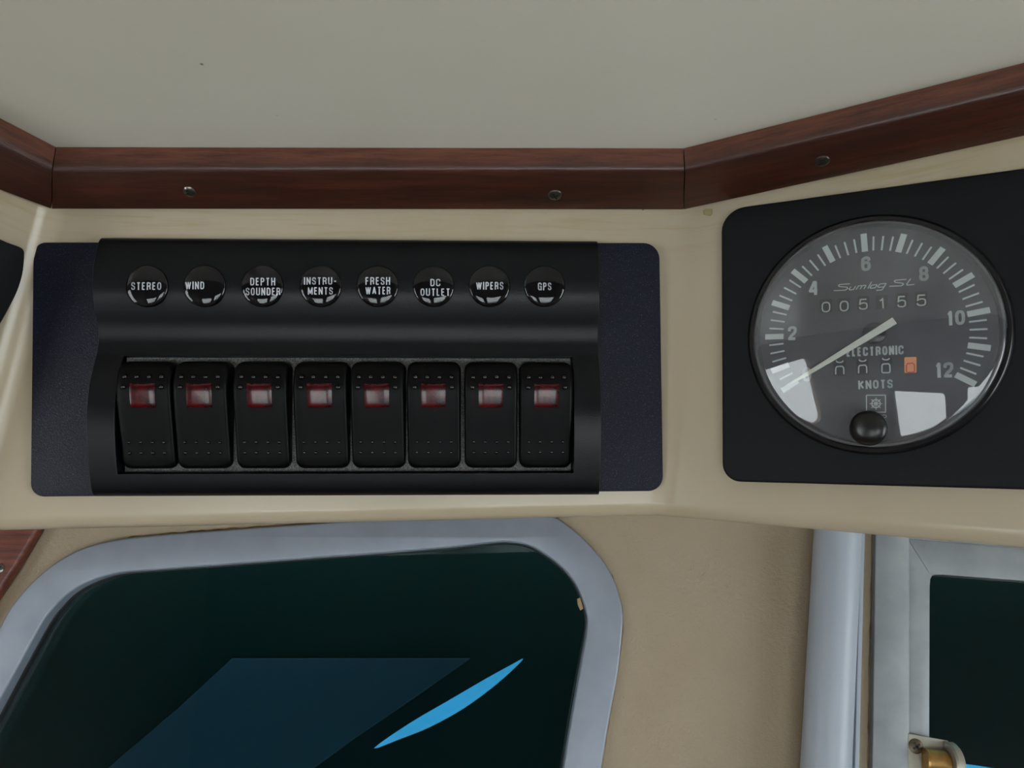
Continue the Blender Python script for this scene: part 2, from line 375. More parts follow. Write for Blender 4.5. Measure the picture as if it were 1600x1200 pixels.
# ------------------------------------------------------------------ setting: cabin shell
FZ = 0.0; T = .05
def wall_with_holes(name, M, w0, w1, h0, h1, holes, thick, m):
    """rectangle in local xy with holes, thickness along local z"""
    me = curve_plate(name, [[(w0, h0), (w1, h0), (w1, h1), (w0, h1)]] + holes, -thick, 0)
    return struct(link(name, me, m, None, M))
struct(link('floor', box_mesh('floor', -HALF_W - T, HALF_W + T, BACK_Y - T, FRONT_Y + T, -T, 0), M_FLOOR))
struct(link('ceiling', box_mesh('ceiling', -HALF_W - T, HALF_W + T, BACK_Y - T, FRONT_Y + T, CEIL, CEIL + T), M_CEIL))
# local x -> world y for side walls
Mr = Matrix(((0, 0, -1, HALF_W), (1, 0, 0, 0), (0, 1, 0, 0), (0, 0, 0, 1)))
Ml = Matrix(((0, 0, 1, -HALF_W), (1, 0, 0, 0), (0, 1, 0, 0), (0, 0, 0, 1)))
wall_with_holes('wall_right', Mr, BACK_Y - T, FRONT_Y, 0, CEIL, [rrect(*OPEN_RIGHT, .06)], T, M_LINER)
wall_with_holes('wall_left', Ml, BACK_Y - T, FRONT_Y, 0, CEIL, [rrect(*OPEN_LEFT, .06)], T, M_LINER)
Mb = Matrix(((1, 0, 0, 0), (0, 0, 1, BACK_Y), (0, 1, 0, 0), (0, 0, 0, 1)))
wall_with_holes('wall_back', Mb, -HALF_W, HALF_W, 0, CEIL, [rrect(*q, .05) for q in [OPEN_DOOR] + OPEN_BACK], T, M_BULK)
struct(link('ground', box_mesh('ground', -30, 30, -30, 30, -.7, -.6), M_DOCK))

# ------------------------------------------------------------------ front wall and its windows
WF = Frame(WALL, 800, 1000)
def wl(pts, h=0.0): return [WF.loc(x, y, h) for x, y in pts]
w1_out = [(-165, 1400), (-150, 1290), (-75, 1130), (0, 990), (21, 951), (52, 913), (87, 883), (122, 862), (157, 850), (196, 842), (280, 834), (350, 829),
          (500, 818), (640, 808), (760, 799), (815, 797), (860, 806), (895, 828), (930, 862), (955, 899), (971, 948), (971, 990), (964, 1053), (951, 1123), (939, 1198),
          (924, 1290), (900, 1400), (850, 1460), (760, 1480), (0, 1480), (-120, 1460)]
w1_in = [(-100, 1390), (-85, 1290), (-45, 1190), (0, 1104), (35, 1039), (70, 976), (91, 948), (115, 925), (147, 908), (182, 897), (227, 892), (350, 883), (500, 871.5),
         (605, 864), (710, 855), (770, 848), (800, 847.5), (832, 855), (871, 881), (899, 913), (915, 955), (916, 983), (906, 1042), (892, 1123), (880, 1198),
         (868, 1290), (850, 1370), (810, 1410), (740, 1425), (0, 1425), (-70, 1415)]
o1 = crom([tuple(p)[:2] for p in wl(w1_out)], 4, True); i1 = crom([tuple(p)[:2] for p in wl(w1_in)], 4, True)
def quad(x0, xb0, x1, y0a, y0b, y1, rad):
    """window-2 outline: left edge x0 (top) to xb0 (bottom), top edge y0a to y0b at x=1600"""
    sl = (y0b - y0a) / (1600 - x0); X = 1950
    pts = [tuple(WF.loc(*q))[:2] for q in ((x0, y0a), (xb0, y1), (x1, y1), (x1, y0a + sl * (x1 - x0)))]
    return round_poly(pts, [rad, rad, rad, rad], 6)
o2 = quad(1363, 1353, 1960, 824, 842, 1480, .0006)
m2 = quad(1414, 1414, 1910, 841.5, 857, 1430, .0006)
i2 = quad(1449.5, 1448, 1875, 896.5, 908, 1395, .0036)
lx0, lx1 = -HALF_W, HALF_W
zloc = lambda z: (z - WF.M.translation.z) / (WF.M.to_3x3() @ Vector((0, 1, 0))).z
struct(link('wall_front', curve_plate('wall_front', [[(lx0, zloc(0)), (lx1, zloc(0)), (lx1, zloc(CEIL)), (lx0, zloc(CEIL))],
      crom([tuple(p)[:2] for p in wl([(.5 * (a[0] + b[0]), .5 * (a[1] + b[1])) for a, b in zip(w1_out, w1_in)])], 4, True), m2], -.02, 0), M_WALL, None, WF.M))
# window 1: one aluminium frame, rubber seal, tinted pane
win1 = struct(link('window_1', None, None, None, WF.M)); win1['label'] = 'windscreen window with broad pale aluminium frame under the switch panel'
link('window_frame', curve_plate('window_frame', [o1, i1], -.012, .0035, .0012), M_ALU, win1)
def inset(ol, d):
    out = []; k = len(ol); area = sum(ol[i][0] * ol[(i + 1) % k][1] - ol[(i + 1) % k][0] * ol[i][1] for i in range(k)); sg = 1 if area > 0 else -1
    for i in range(k):
        a = Vector(ol[i - 1]); b = Vector(ol[(i + 1) % k]); t = (b - a).normalized(); n = Vector((-t.y, t.x)) * sg; out.append(tuple(Vector(ol[i]) + n * d))
    return out
link('rubber_seal', curve_plate('rubber_seal', [inset(i1, -.0015), inset(i1, .0007)], -.011, -.004, .0004), M_RUB, win1)
link('pane', curve_plate('pane', [inset(i1, -.001)], -.010, -.006), M_GLASS, win1)
# old sealant squeezed out along the frame edge
def bead(name, pts, wd, parent, seed):
    rnd = random.Random(seed); vs, fs = [], []
    pl = crom(pts, 8)
    for k, p in enumerate(pl):
        q = Vector(pl[min(k + 1, len(pl) - 1)]) - Vector(pl[max(k - 1, 0)]); n = Vector((-q.y, q.x)).normalized()
        wv = wd * rnd.uniform(.35, 1.3)
        for s, z in ((-.6, 0), (-.2, wv * .8), (.5, wv * .6), (1, 0)):
            vs.append((p[0] + n.x * s * wv, p[1] + n.y * s * wv, z))
    for k in range(len(pl) - 1):
        for j in range(3): fs.append((k * 4 + j, k * 4 + j + 1, k * 4 + j + 5, k * 4 + j + 4))
    return link(name, pmesh(name, vs, fs, 60), M_SEAL, parent)
bead('sealant_bead', [tuple(WF.loc(x, y))[:2] for x, y in ((200, 841), (280, 833), (350, 828), (420, 823), (500, 817), (570, 811), (640, 806))], .0009, win1, 1)
bead('sealant_bead', [tuple(WF.loc(x, y))[:2] for x, y in ((955, 898), (971, 947), (972, 990), (965, 1053), (952, 1123), (940, 1198), (925, 1290))], .0005, win1, 2)
chip = [tuple(WF.loc(x, y))[:2] for x, y in ((903, 936), (907, 934), (912, 951), (908, 954), (904, 945))]
link('sealant_chip', curve_plate('sealant_chip', [chip], -.006, -.0025), mat('tan_chip', lin((190, 160, 120)), .7), win1)['label'] = 'tan crumb of old sealant at the glass edge'
# window 2: outer frame, inner sash with mitred corner, pane, latch
win2 = struct(link('window_2', None, None, None, WF.M)); win2['label'] = 'side window with double aluminium frame and corner latch beside the white tube'
link('outer_frame', curve_plate('outer_frame', [o2, inset(m2, .0004)], -.012, .004, .0006), M_ALU2, win2)
def sash_bar(name, a, b, c, d):
    return link(name, curve_plate(name, [round_poly([tuple(WF.loc(*q))[:2] for q in (a, b, c, d)], [.0002] * 4, 2)], -.012, .0022, .0003), M_ALU2, win2)
# sash as two mitred bars in view plus the two beyond the frame, round corner kept by a gusset
sl_in = (908 - 896.5) / (1600 - 1449.5)
tl, bl, br, tr = (1415, 842.4), (1415, 1430), (1910, 1430), (1910, 882)
itl, ibl, ibr, itr = (1449.5, 896.5), (1448, 1395), (1875, 1395), (1875, 896.5 + sl_in * 425)
sash_bar('sash_stile', tl, itl, ibl, bl); sash_bar('sash_rail', tl, tr, itr, itl)
sash_bar('sash_stile', tr, br, ibr, itr); sash_bar('sash_rail', bl, ibl, ibr, br)
cor = [tuple(WF.loc(*q))[:2] for q in ((1447, 894), (1468, 895.5), (1468, 898.0), (1460, 897.8), (1453, 899.5), (1450.2, 905), (1449.6, 914), (1447, 914))]
link('corner_gusset', curve_plate('corner_gusset', [cor], -.012, .0021), M_ALU2, win2)
link('rubber_seal', curve_plate('rubber_seal', [inset(i2, -.001), inset(i2, .0008)], -.011, -.002, .0002), M_RUB, win2)
link('pane', curve_plate('pane', [inset(i2, -.001)], -.010, -.006), M_GLASS, win2)
bead('sealant_bead', [tuple(WF.loc(x, y))[:2] for x, y in ((1363, 826), (1361, 920), (1359, 1000), (1357, 1100), (1356, 1200), (1354, 1300))], .0007, win2, 5)
latch = link('latch', curve_plate('latch', [[tuple(WF.loc(*q, .003))[:2] for q in ((1417, 1145), (1480, 1157), (1481, 1290), (1417, 1280))]], .0022, .0042, .0004), M_NICK, win2)
def cyl_between(name, a, b, r, m, parent, n=24):
    a, b = Vector(a), Vector(b); d = b - a; Mx = Matrix.Translation(a) @ d.to_track_quat('Z', 'Y').to_matrix().to_4x4()
    bv = min(r * .12, d.length * .2)
    me = lathe(name, [(0, 0), (r - bv, 0), (r, bv), (r, d.length - bv), (r - bv, d.length), (0, d.length)], n)
    return link(name, me, m, parent, Mx)
pA = WF.loc(1443, 1188, .0060); pB = WF.loc(1480, 1192, .0060); pC = WF.loc(1494, 1193, .006)
cyl_between('brass_roller', pA, pB, .0058, M_BRASS, latch)['label'] = 'worn brass roller of the latch'
cyl_between('end_cap', pB, pC, .0098, M_NICK, latch)
cross_screw('screw', .0036, latch, WF.loc(1431, 1166, .0042), Matrix.Identity(4), .15, M_BRASSD)
for k in range(3):
    a = WF.loc(1414.5, 1160 + k * 16, .003); b = WF.loc(1414.5, 1172 + k * 16, .003)
    cyl_between('hinge_knuckle', a, b, .0010, M_NICK, latch, 12)
# outside: canvas cover with gaps, blue tarp beyond, added blue-grey sheet imitating a reflection
CV = Frame((0.0, -math.tan(PITCH), (FRONT_Y + .085) / CP), 800, 1000)
cv = lambda pts: [tuple(CV.loc(*q))[:2] for q in pts]
reflection_slit = crom(cv([(583, 1170), (640, 1130), (700, 1095), (760, 1060), (800, 1038), (818, 1029), (800, 1048), (765, 1078), (720, 1110), (670, 1137), (625, 1155)]), 3, True)  # gap cut so the tarp imitates a blue reflection in the glass
slit2 = cv([(1504, 1193), (1560, 1201), (1600, 1290), (1500, 1290)])
canvas = link('canvas_cover', curve_plate('canvas_cover', [cv([(-420, 640), (2100, 640), (2100, 1700), (-420, 1700)]), reflection_slit, slit2], -.002, 0), M_CANVAS, None, CV.M)
tag(canvas, 'dark green canvas weather cover hanging outside the windows', 'cover')
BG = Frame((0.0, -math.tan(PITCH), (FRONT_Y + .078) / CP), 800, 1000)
sheet = link('reflection_sheet', curve_plate('reflection_sheet', [[tuple(BG.loc(*q))[:2] for q in ((362, 1029), (735, 1029), (655, 1085), (560, 1150), (470, 1215), (330, 1300), (60, 1300), (180, 1190), (280, 1105))]], -.002, 0, .0006), M_BLUEG, None, BG.M)
tag(sheet, 'added blue-grey sheet with slanted edges imitating a reflection in the windscreen window', 'sheet')
TP = Frame((0.0, -math.tan(PITCH), (FRONT_Y + .9) / CP), 800, 1000)
vs, fs = [], []; nx, ny = 40, 16
for j in range(ny + 1):
    for i in range(nx + 1):
        p = TP.loc(200 + i * 40, 900 + j * 30); vs.append((p.x, p.y, .03 * math.sin(i * .7) * math.cos(j * .5 + i * .2)))
for j in range(ny):
    for i in range(nx): k = j * (nx + 1) + i; fs.append((k, k + 1, k + nx + 2, k + nx + 1))
tarp = link('blue_tarp', pmesh('blue_tarp', vs, fs, 60), M_BLUE, None, TP.M)
tarp.modifiers.new('thick', 'SOLIDIFY').thickness = .002
tag(tarp, 'bright blue tarpaulin showing through the gaps in the canvas cover, one shaped as a reflection', 'tarpaulin')

# lower-left wooden lining board
lo = [tuple(WF.loc(*q))[:2] for q in ((-200, 780), (96, 780), (70, 832), (40, 883), (0, 944), (-60, 1040), (-200, 1240))]
tr4 = struct(link('trim_4', curve_plate('trim_4', [lo], .0002, .008, .002), M_WOOD2, None, WF.M)); tr4['label'] = 'slanted mahogany board beside the windscreen window'
cross_screw('screw', .0026, tr4, WF.loc(-1, 888, .008), Matrix.Identity(4), .2)

# white tube with its clip strip, running down the wall
tu = link('conduit_tube', None, None, None, WF.M); tag(tu, 'white round plastic tube running down the wall beside the aluminium window', 'tube')
TR = .0117
ta = WF.loc(1310.5, 797, TR + .002); tb = WF.loc(1234, 2320, TR + .002)
cyl_between('tube', ta, tb, TR, M_TUBE, tu, 40)
def strip(name, xs_top, xs_bot, z0, z1, m, parent):
    return link(name, curve_plate(name, [[tuple(WF.loc(*q))[:2] for q in ((xs_top[0], 797), (xs_top[1], 797), (xs_bot[1] + 1.85 * (xs_bot[1] - xs_top[1]), 2320), (xs_bot[0] + 1.85 * (xs_bot[0] - xs_top[0]), 2320))]], z0, z1, .0004), m, parent)
strip('base_strip', (1292, 1344), (1268, 1330), .0002, .0035, M_TUBE, tu)
strip('edge_bead', (1338, 1345), (1324, 1331), .0035, .006, M_TUBE, tu)

# ------------------------------------------------------------------ overhead console moulding
def line_on(p, q, fz):  # point of the 3D line p-q at a world height
    t = (fz - p.z) / (q.z - p.z); return p + (q - p) * t
LIP_L, LIP_M0, LIP_M1, LIP_R = 835, 834, 809, 861
def on_line_py(p, q, py):
    """point on 3D line p-q seen at image row py"""
    lo_, hi_ = -3.0, 4.0
    def row(t):
        d = p + (q - p) * t - CAM; y = d.y * CP + d.z * SP; z = -d.y * SP + d.z * CP; return 600 - F * z / y
    for _ in range(60):
        m_ = (lo_ + hi_) / 2
        if row(m_) < py: lo_ = m_
        else: hi_ = m_
    return p + (q - p) * lo_
c1a, c1b = at(82, 326, MID), at(-10, 660, MID)
c2a, c2b = at(1080, 328, MID), at(1030, 800, MID)
la, lb = at(-170, 250, LEFT), at(-170, 800, LEFT)
ra, rb = at(1760, 250, RIGHT), at(1760, 800, RIGHT)
cols = []
for (p, q, lip) in ((la, lb, LIP_L + 14), (c1a, c1b, LIP_M0), (c2a, c2b, LIP_M1), (ra, rb, LIP_R + 12)):
    top = line_on(p, q, CEIL - .0005); bot = on_line_py(p, q, lip)
    cols.append((top, bot, Vector((bot.x * 1.25 if abs(bot.x) > .15 else bot.x, FRONT_Y - .0006, bot.z + .034)), Vector((top.x * 1.2 if abs(top.x) > .15 else top.x, FRONT_Y - .0006, CEIL - .0005))))
vs = [p for c in cols for p in c]; fs = []
for i in range(3):
    for j in range(4): a = i * 4; b = a + 4; fs.append((a + j, a + (j + 1) % 4, b + (j + 1) % 4, b + j))
fs += [(0, 1, 2, 3), (12, 15, 14, 13)]
cons = link('overhead_console', pmesh('overhead_console', vs, fs), M_CONS)
bevel(cons, .006, 6, 12)
for p in cons.data.polygons: p.use_smooth = True
cons.modifiers.new('wn', 'WEIGHTED_NORMAL')
tag(cons, 'cream moulded overhead console with angled side faces and rounded lower lip', 'console')

# ------------------------------------------------------------------ mahogany ceiling trims
TOPPX = [(-150, 107), (87, 230), (1068, 232), (1780, 53)]
MIDPX = [(-150, 145), (86, 264), (1068, 266), (1780, 98)]
BOTPX = [(-150, 240), (80, 326), (1068, 327), (1780, 173)]
BPL = [LEFT, MID, MID, RIGHT]
top = [at_z(x, y, CEIL - .0003) for x, y in TOPPX]
bot = [at(x, y, pl, h_) for (x, y), pl, h_ in zip(BOTPX, BPL, (.0004, .0036, .0020, .0004))]
midp = []
for t, (x, y) in zip(top, MIDPX):      # front face drops straight down from the ceiling
    u, v = ray(x, y); d = c2wd((u, 1, v)); d /= math.hypot(d.x, d.y); r = math.hypot(t.x - CAM.x, t.y - CAM.y)
    midp.append(Vector((t.x, t.y, CAM.z + d.z * r)))
backt = [Vector((b.x, b.y, CEIL - .0003)) for b in (at(x, y, pl, .0004) for (x, y), pl in zip(BOTPX, BPL))]
def trim(name, i, label, gap0, gap1):
    j = i + 1; d = (top[j] - top[i]).normalized(); up = Vector((0, 0, 1)); sd = up.cross(d).normalized()
    Mx = Matrix(((d.x, sd.x, up.x, top[i].x), (d.y, sd.y, up.y, top[i].y), (d.z, sd.z, up.z, top[i].z), (0, 0, 0, 1))); inv = Mx.inverted()
    vs = []; nseg = 24
    for k in range(nseg + 1):
        s = k / nseg; s = gap0 + s * (1 - gap0 - gap1)
        A = top[i].lerp(top[j], s); B = midp[i].lerp(midp[j], s); C = bot[i].lerp(bot[j], s); Dk = backt[i].lerp(backt[j], s)
        r1 = A.lerp(B, .55); r2 = B.lerp(C, .10); ar = r1.lerp(B, .55).lerp(r2.lerp(B, .55), .5)
        for p in (A, r1, r1.lerp(ar, .55).lerp(B, .12), ar, r2.lerp(ar, .55).lerp(B, .12), r2, B.lerp(C, .9), C, Dk): vs.append(inv @ p)
    n = 9; fs = []
    for k in range(nseg):
        for q in range(n): fs.append((k * n + q, k * n + (q + 1) % n, (k + 1) * n + (q + 1) % n, (k + 1) * n + q))
    fs += [tuple(range(n)), tuple(nseg * n + q for q in range(n))[::-1]]
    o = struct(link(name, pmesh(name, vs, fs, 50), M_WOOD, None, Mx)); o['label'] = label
    return o, inv
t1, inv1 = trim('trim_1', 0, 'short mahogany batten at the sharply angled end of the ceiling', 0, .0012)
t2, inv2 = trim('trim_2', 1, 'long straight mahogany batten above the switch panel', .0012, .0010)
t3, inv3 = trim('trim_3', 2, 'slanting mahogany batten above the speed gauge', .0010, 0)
def project(p):
    d = p - CAM; y = d.y * CP + d.z * SP; z = -d.y * SP + d.z * CP; return 800 + F * d.x / y, 600 - F * z / y
def trim_screw(o, inv, i, px, py, r):
    best = None
    for a in range(401):
        B = midp[i].lerp(midp[i + 1], a / 400); C = bot[i].lerp(bot[i + 1], a / 400)
        for b in range(10, 90, 2):
            p = B.lerp(C, b / 100); q = project(p); e = (q[0] - px) ** 2 + (q[1] - py) ** 2
            if best is None or e < best[0]: best = (e, p, (C - B).cross(midp[i + 1] - midp[i]).normalized())
    p, n = best[1], best[2]
    if n.dot(CAM - p) < 0: n = -n
    cross_screw('screw', r, o, inv @ p, (inv.to_3x3() @ n).to_track_quat('Z', 'Y').to_matrix().to_4x4(), .25)
trim_screw(t2, inv2, 1, 296.5, 299.5, .0022); trim_screw(t2, inv2, 1, 866, 304.5, .0025); trim_screw(t3, inv3, 2, 1284, 251, .0025)

# ------------------------------------------------------------------ switch panel
MF = Frame(MID, 545, 575)
panel = link('switch_panel', None, None, None, MF.M)
tag(panel, 'black switch panel with eight rocker switches and round name labels', 'switch panel')
pp = [tuple(MF.loc(*q, .002))[:2] for q in ((53, 379), (48.5, 776), (1036, 767), (1030, 380))]
link('backing_plate', curve_plate('backing_plate', [round_poly(pp, [.0045, .0048, .0055, .0060], 8)], .0002, .0024, .0003), M_PLATE, panel)
# bezel profile: (image row, height above console face)
prof = [(374.5, .0030), (378, .0046), (386, .0058), (405, .0076), (425, .0086), (445, .0088), (465, .0084), (490, .0066), (510, .0048), (527, .0040), (540, .0040), (552, .0047),
        (557, .0052), (575, .0072), (600, .0094), (630, .0108), (655, .0112), (690, .0106), (720, .0094), (740, .0084), (757, .0074), (769, .0062), (774, .0044)]
pr = crom(prof, 3)
rows = [(MF.loc(545, y, h).y, h, y) for y, h in pr]
def prof_h(ly):
    for a, b in zip(rows[:-1], rows[1:]):
        if b[0] <= ly <= a[0]: return a[1] + (b[1] - a[1]) * (ly - a[0]) / (b[0] - a[0])
    return rows[-1][1]
xL, xR = MF.loc(153, 535, .004).x, MF.loc(934.5, 535, .004).x
rxL, rxR = MF.loc(181, 700, .0098).x, MF.loc(897, 650, .0108).x
ry1, ry0 = MF.loc(545, 557, .0052).y, MF.loc(545, 740, .0084).y
FLOOR_H = .0028
xs = [xL, rxL, rxR, xR]; vs, fs = [], []
for (ly, h, y) in rows:
    for x in xs: vs.append((x, ly, h))
nr = len(rows); rec = [k for k, r in enumerate(rows) if abs(r[2] - 557) < .01][0], [k for k, r in enumerate(rows) if abs(r[2] - 740) < .01][0]
for k in range(nr - 1):
    for c in range(3):
        if c == 1 and rec[0] <= k < rec[1]: continue
        fs.append((k * 4 + c, k * 4 + c + 1, (k + 1) * 4 + c + 1, (k + 1) * 4 + c))
def drop(idx, h):
    out = []
    for q in idx: vs.append((vs[q][0], vs[q][1], h)); out.append(len(vs) - 1)
    for a in range(len(idx) - 1): fs.append((idx[a], idx[a + 1], out[a + 1], out[a]))
    return out
drop([k * 4 for k in range(nr)], .0024); drop([k * 4 + 3 for k in range(nr)], .0024)
drop([0, 1, 2, 3], .0024); drop([(nr - 1) * 4 + c for c in range(4)], .0024)
drop([k * 4 + 1 for k in range(rec[0], rec[1] + 1)], FLOOR_H - .0003); drop([k * 4 + 2 for k in range(rec[0], rec[1] + 1)], FLOOR_H - .0003)
drop([rec[0] * 4 + 1, rec[0] * 4 + 2], FLOOR_H - .0003); drop([rec[1] * 4 + 1, rec[1] * 4 + 2], FLOOR_H - .0003)
bez = link('bezel', pmesh('bezel', vs, fs, 40), M_BEZEL, panel); bevel(bez, .0007, 3, 40)
link('switch_frame', box_mesh('switch_frame', rxL + .0006, rxR - .0006, ry0 + .0005, ry1 - .0005, .0024, FLOOR_H + .0012), M_STRIP, panel)['label'] = 'grey speckled frame strip behind the rockers'
# rocker mesh, shared
CX = [228.5, 316, 409, 502, 590.5, 678, 767, 853]
RH = [(565, .0092), (575, .0110), (590, .0124), (604, .0130), (622, .0126), (650, .0112), (690, .0090), (715, .0078), (732, .0066)]
rk = [(MF.loc(545, y, h).y, h) for y, h in crom(RH, 4)]
def rock_h(ly):
    if ly >= rk[0][0]: return rk[0][1]
    for a, b in zip(rk[:-1], rk[1:]):
        if b[0] <= ly <= a[0]: return a[1] + (b[1] - a[1]) * (ly - a[0]) / (b[0] - a[0])
    return rk[-1][1]
yt, yb = rk[0][0], rk[-1][0]; YC = (yt + yb) / 2; HW = .00955; HH = (yt - yb) / 2
def rr_dense(hw, hh, r, ns=22, nc=6):
    out = []
    for k in range(ns): out.append((hw, -hh + r + (2 * hh - 2 * r) * k / ns))
    for k in range(nc): a = math.pi / 2 * k / nc; out.append((hw - r + r * math.cos(a), hh - r + r * math.sin(a)))
    for k in range(6): out.append((hw - r - (2 * hw - 2 * r) * k / 6, hh))
    for k in range(nc): a = math.pi / 2 + math.pi / 2 * k / nc; out.append((-hw + r + r * math.cos(a), hh - r + r * math.sin(a)))
    for k in range(ns): out.append((-hw, hh - r - (2 * hh - 2 * r) * k / ns))
    for k in range(nc): a = math.pi + math.pi / 2 * k / nc; out.append((-hw + r + r * math.cos(a), -hh + r + r * math.sin(a)))
    for k in range(6): out.append((-hw + r + (2 * hw - 2 * r) * k / 6, -hh))
    for k in range(nc): a = 1.5 * math.pi + math.pi / 2 * k / nc; out.append((hw - r + r * math.cos(a), -hh + r + r * math.sin(a)))
    return out
rings = []
BASE = .0032
for ins, dz in ((0, None), (0, -.0030), (0, -.0013), (.00025, -.0006), (.0007, -.00018), (.0013, 0)):
    o_ = rr_dense(HW - ins, HH - ins, .0029 - ins * .6)
    rings.append([(x, y, BASE if dz is None else rock_h(YC + y) + dz) for x, y in o_])
for s in (.75, .5, .25, 0.0):
    o_ = rr_dense(HW - .0013, HH - .0013, .0021)
    rings.append([(x * s, y, rock_h(YC + y)) for x, y in o_])
vs = [p for r in rings for p in r]; n = len(rings[0]); fs = []
for i in range(len(rings) - 1):
    for k in range(n): fs.append((i * n + k, i * n + (k + 1) % n, (i + 1) * n + (k + 1) % n, (i + 1) * n + k))
ROCK = pmesh('rocker', vs, fs, 50)
def surf_patch(name, x0, x1, y0, y1, lift, nx=8, ny=12, crown=.00005, r=.0008):
    """raised lens following the rocker's curve, with rounded edges running down into it"""
    vs, fs = [], []
    for j in range(ny + 3):
        for i in range(nx + 3):
            fi = min(max((i - 1) / nx, 0), 1); fj = min(max((j - 1) / ny, 0), 1); x = x0 + (x1 - x0) * fi; y = y0 + (y1 - y0) * fj
            edge = i in (0, nx + 2) or j in (0, ny + 2)
            rim = i in (1, nx + 1) or j in (1, ny + 1)
            z = rock_h(YC + y) + (-.0008 if edge else (lift * .55 if rim else lift + crown * (1 - (2 * fi - 1) ** 2)))
            if rim and not edge: x = x + (x0 + x1 - 2 * x) * .0; y = y
            vs.append((x, y, z))
    w_ = nx + 3
    for j in range(ny + 2):
        for i in range(nx + 2): k = j * w_ + i; fs.append((k, k + 1, k + w_ + 1, k + w_))
    return pmesh(name, vs, fs, 70)
ly = lambda py, h: MF.loc(545, py, h).y - YC
LENS = surf_patch('lens', -.0044, .0044, ly(637, .0120), ly(599, .0128), .0004)
def dot_mesh(name, spots, r, hh):
    vs, fs = [], []
    for (x, y) in spots:
        z0_ = rock_h(YC + y); k0 = len(vs); n_ = 12
        for rr, zz in ((1, -.15), (.92, .35), (.6, .8)):
            for k in range(n_): a = 2 * math.pi * k / n_; vs.append((x + r * rr * math.cos(a), y + r * rr * math.sin(a), rock_h(YC + y + r * rr * math.sin(a)) + hh * zz))
        vs.append((x, y, z0_ + hh))
        for i in range(2):
            for k in range(n_): fs.append((k0 + i * n_ + k, k0 + i * n_ + (k + 1) % n_, k0 + (i + 1) * n_ + (k + 1) % n_, k0 + (i + 1) * n_ + k))
        for k in range(n_): fs.append((k0 + 2 * n_ + k, k0 + 2 * n_ + (k + 1) % n_, len(vs) - 1))
    return pmesh(name, vs, fs, 60)
up_sp = [(x, ly(588.5, .0124)) for x in (-.0064, -.0022, .0021, .0064)] + [(-.0066, ly(605, .013)), (.0066, ly(605, .013))]
lo_sp = [(x, ly(y_, .0085)) for y_ in (691, 707.5) for x in (-.0062, -.0021, .0021, .0062)]
UPD = dot_mesh('upper_studs', up_sp, .00095, .0010); LOD = dot_mesh('lower_studs', lo_sp, .00065, .0007)
NAMES = ['STEREO', 'WIND', 'DEPTH SOUNDER', 'INSTRUMENTS', 'FRESH WATER', 'DC OUTLET', 'WIPERS', 'GPS']
for k, cx in enumerate(CX):
    p = MF.loc(cx, 650, .0095)
    r_ = link('rocker_switch', ROCK, M_ROCK, panel, Matrix.Translation((p.x, YC, 0)))
    r_['label'] = 'black rocker switch with red lens below the %s label' % NAMES[k]
    link('red_lens', LENS, M_RED, r_); link('grip_studs', UPD, M_STUD, r_); link('grip_studs', LOD, M_STUD, r_)
# domed name labels
DR = .00755
DX = [229.5, 319.5, 410, 501, 590, 677.5, 765, 851]
TXT = [[('STEREO', 205, 252, 447, 12)], [('WIND', 289.5, 319, 446, 12)], [('DEPTH', 391, 430, 440, 12), ('SOUNDER', 384, 438, 455.5, 12)],
       [('INSTRU-', 475, 526, 439, 11.5), ('MENTS', 481, 520, 454.5, 11.5)], [('FRESH', 571, 609.5, 439, 12), ('WATER', 571, 610, 454, 12)],
       [('DC', 672.5, 688, 441.5, 11.5), ('OUTLET', 657, 703, 456.5, 11.5)], [('WIPERS', 744, 786.5, 446.5, 12)], [('GPS', 840.5, 861.5, 447.5, 12)]]
yc = MF.loc(545, 447, .0092).y
hc = prof_h(yc)
DISC = lathe('label_disc', [(DR, -.0008), (DR, .0004), (DR - .0002, .0006), (0, .0006)], 48)
dome = [(DR, .0004)] + [(DR * math.cos(a), .0006 + .0013 * math.sin(a)) for a in [math.pi / 2 * q / 8 for q in range(9)]]
DOME = lathe('resin_dome', dome, 48, 60, cap=False)
for k, dx in enumerate(DX):
    p = MF.loc(dx, 447, hc + .0004)
    d_ = link('name_label', DISC, M_DISC, panel, Matrix.Translation((p.x, p.y, hc)))
    d_['label'] = 'round domed black label reading %s' % NAMES[k]
    parts = []
    for (s, xa, xb, yy, hpx) in TXT[k]:
        hz = hc + .00068
        a = MF.loc(xa, yy, hz); b = MF.loc(xb, yy, hz); hgt = (MF.loc(xa, yy - hpx / 2, hz) - MF.loc(xa, yy + hpx / 2, hz)).length
        off = Vector((p.x, p.y, hc)); parts.append(fit_text(s, a - off, b - off, hgt, .15, .2))
    link('lettering', join_mesh('lettering', parts), M_WHITE, d_)
    link('resin_dome', DOME, M_DOME, d_)

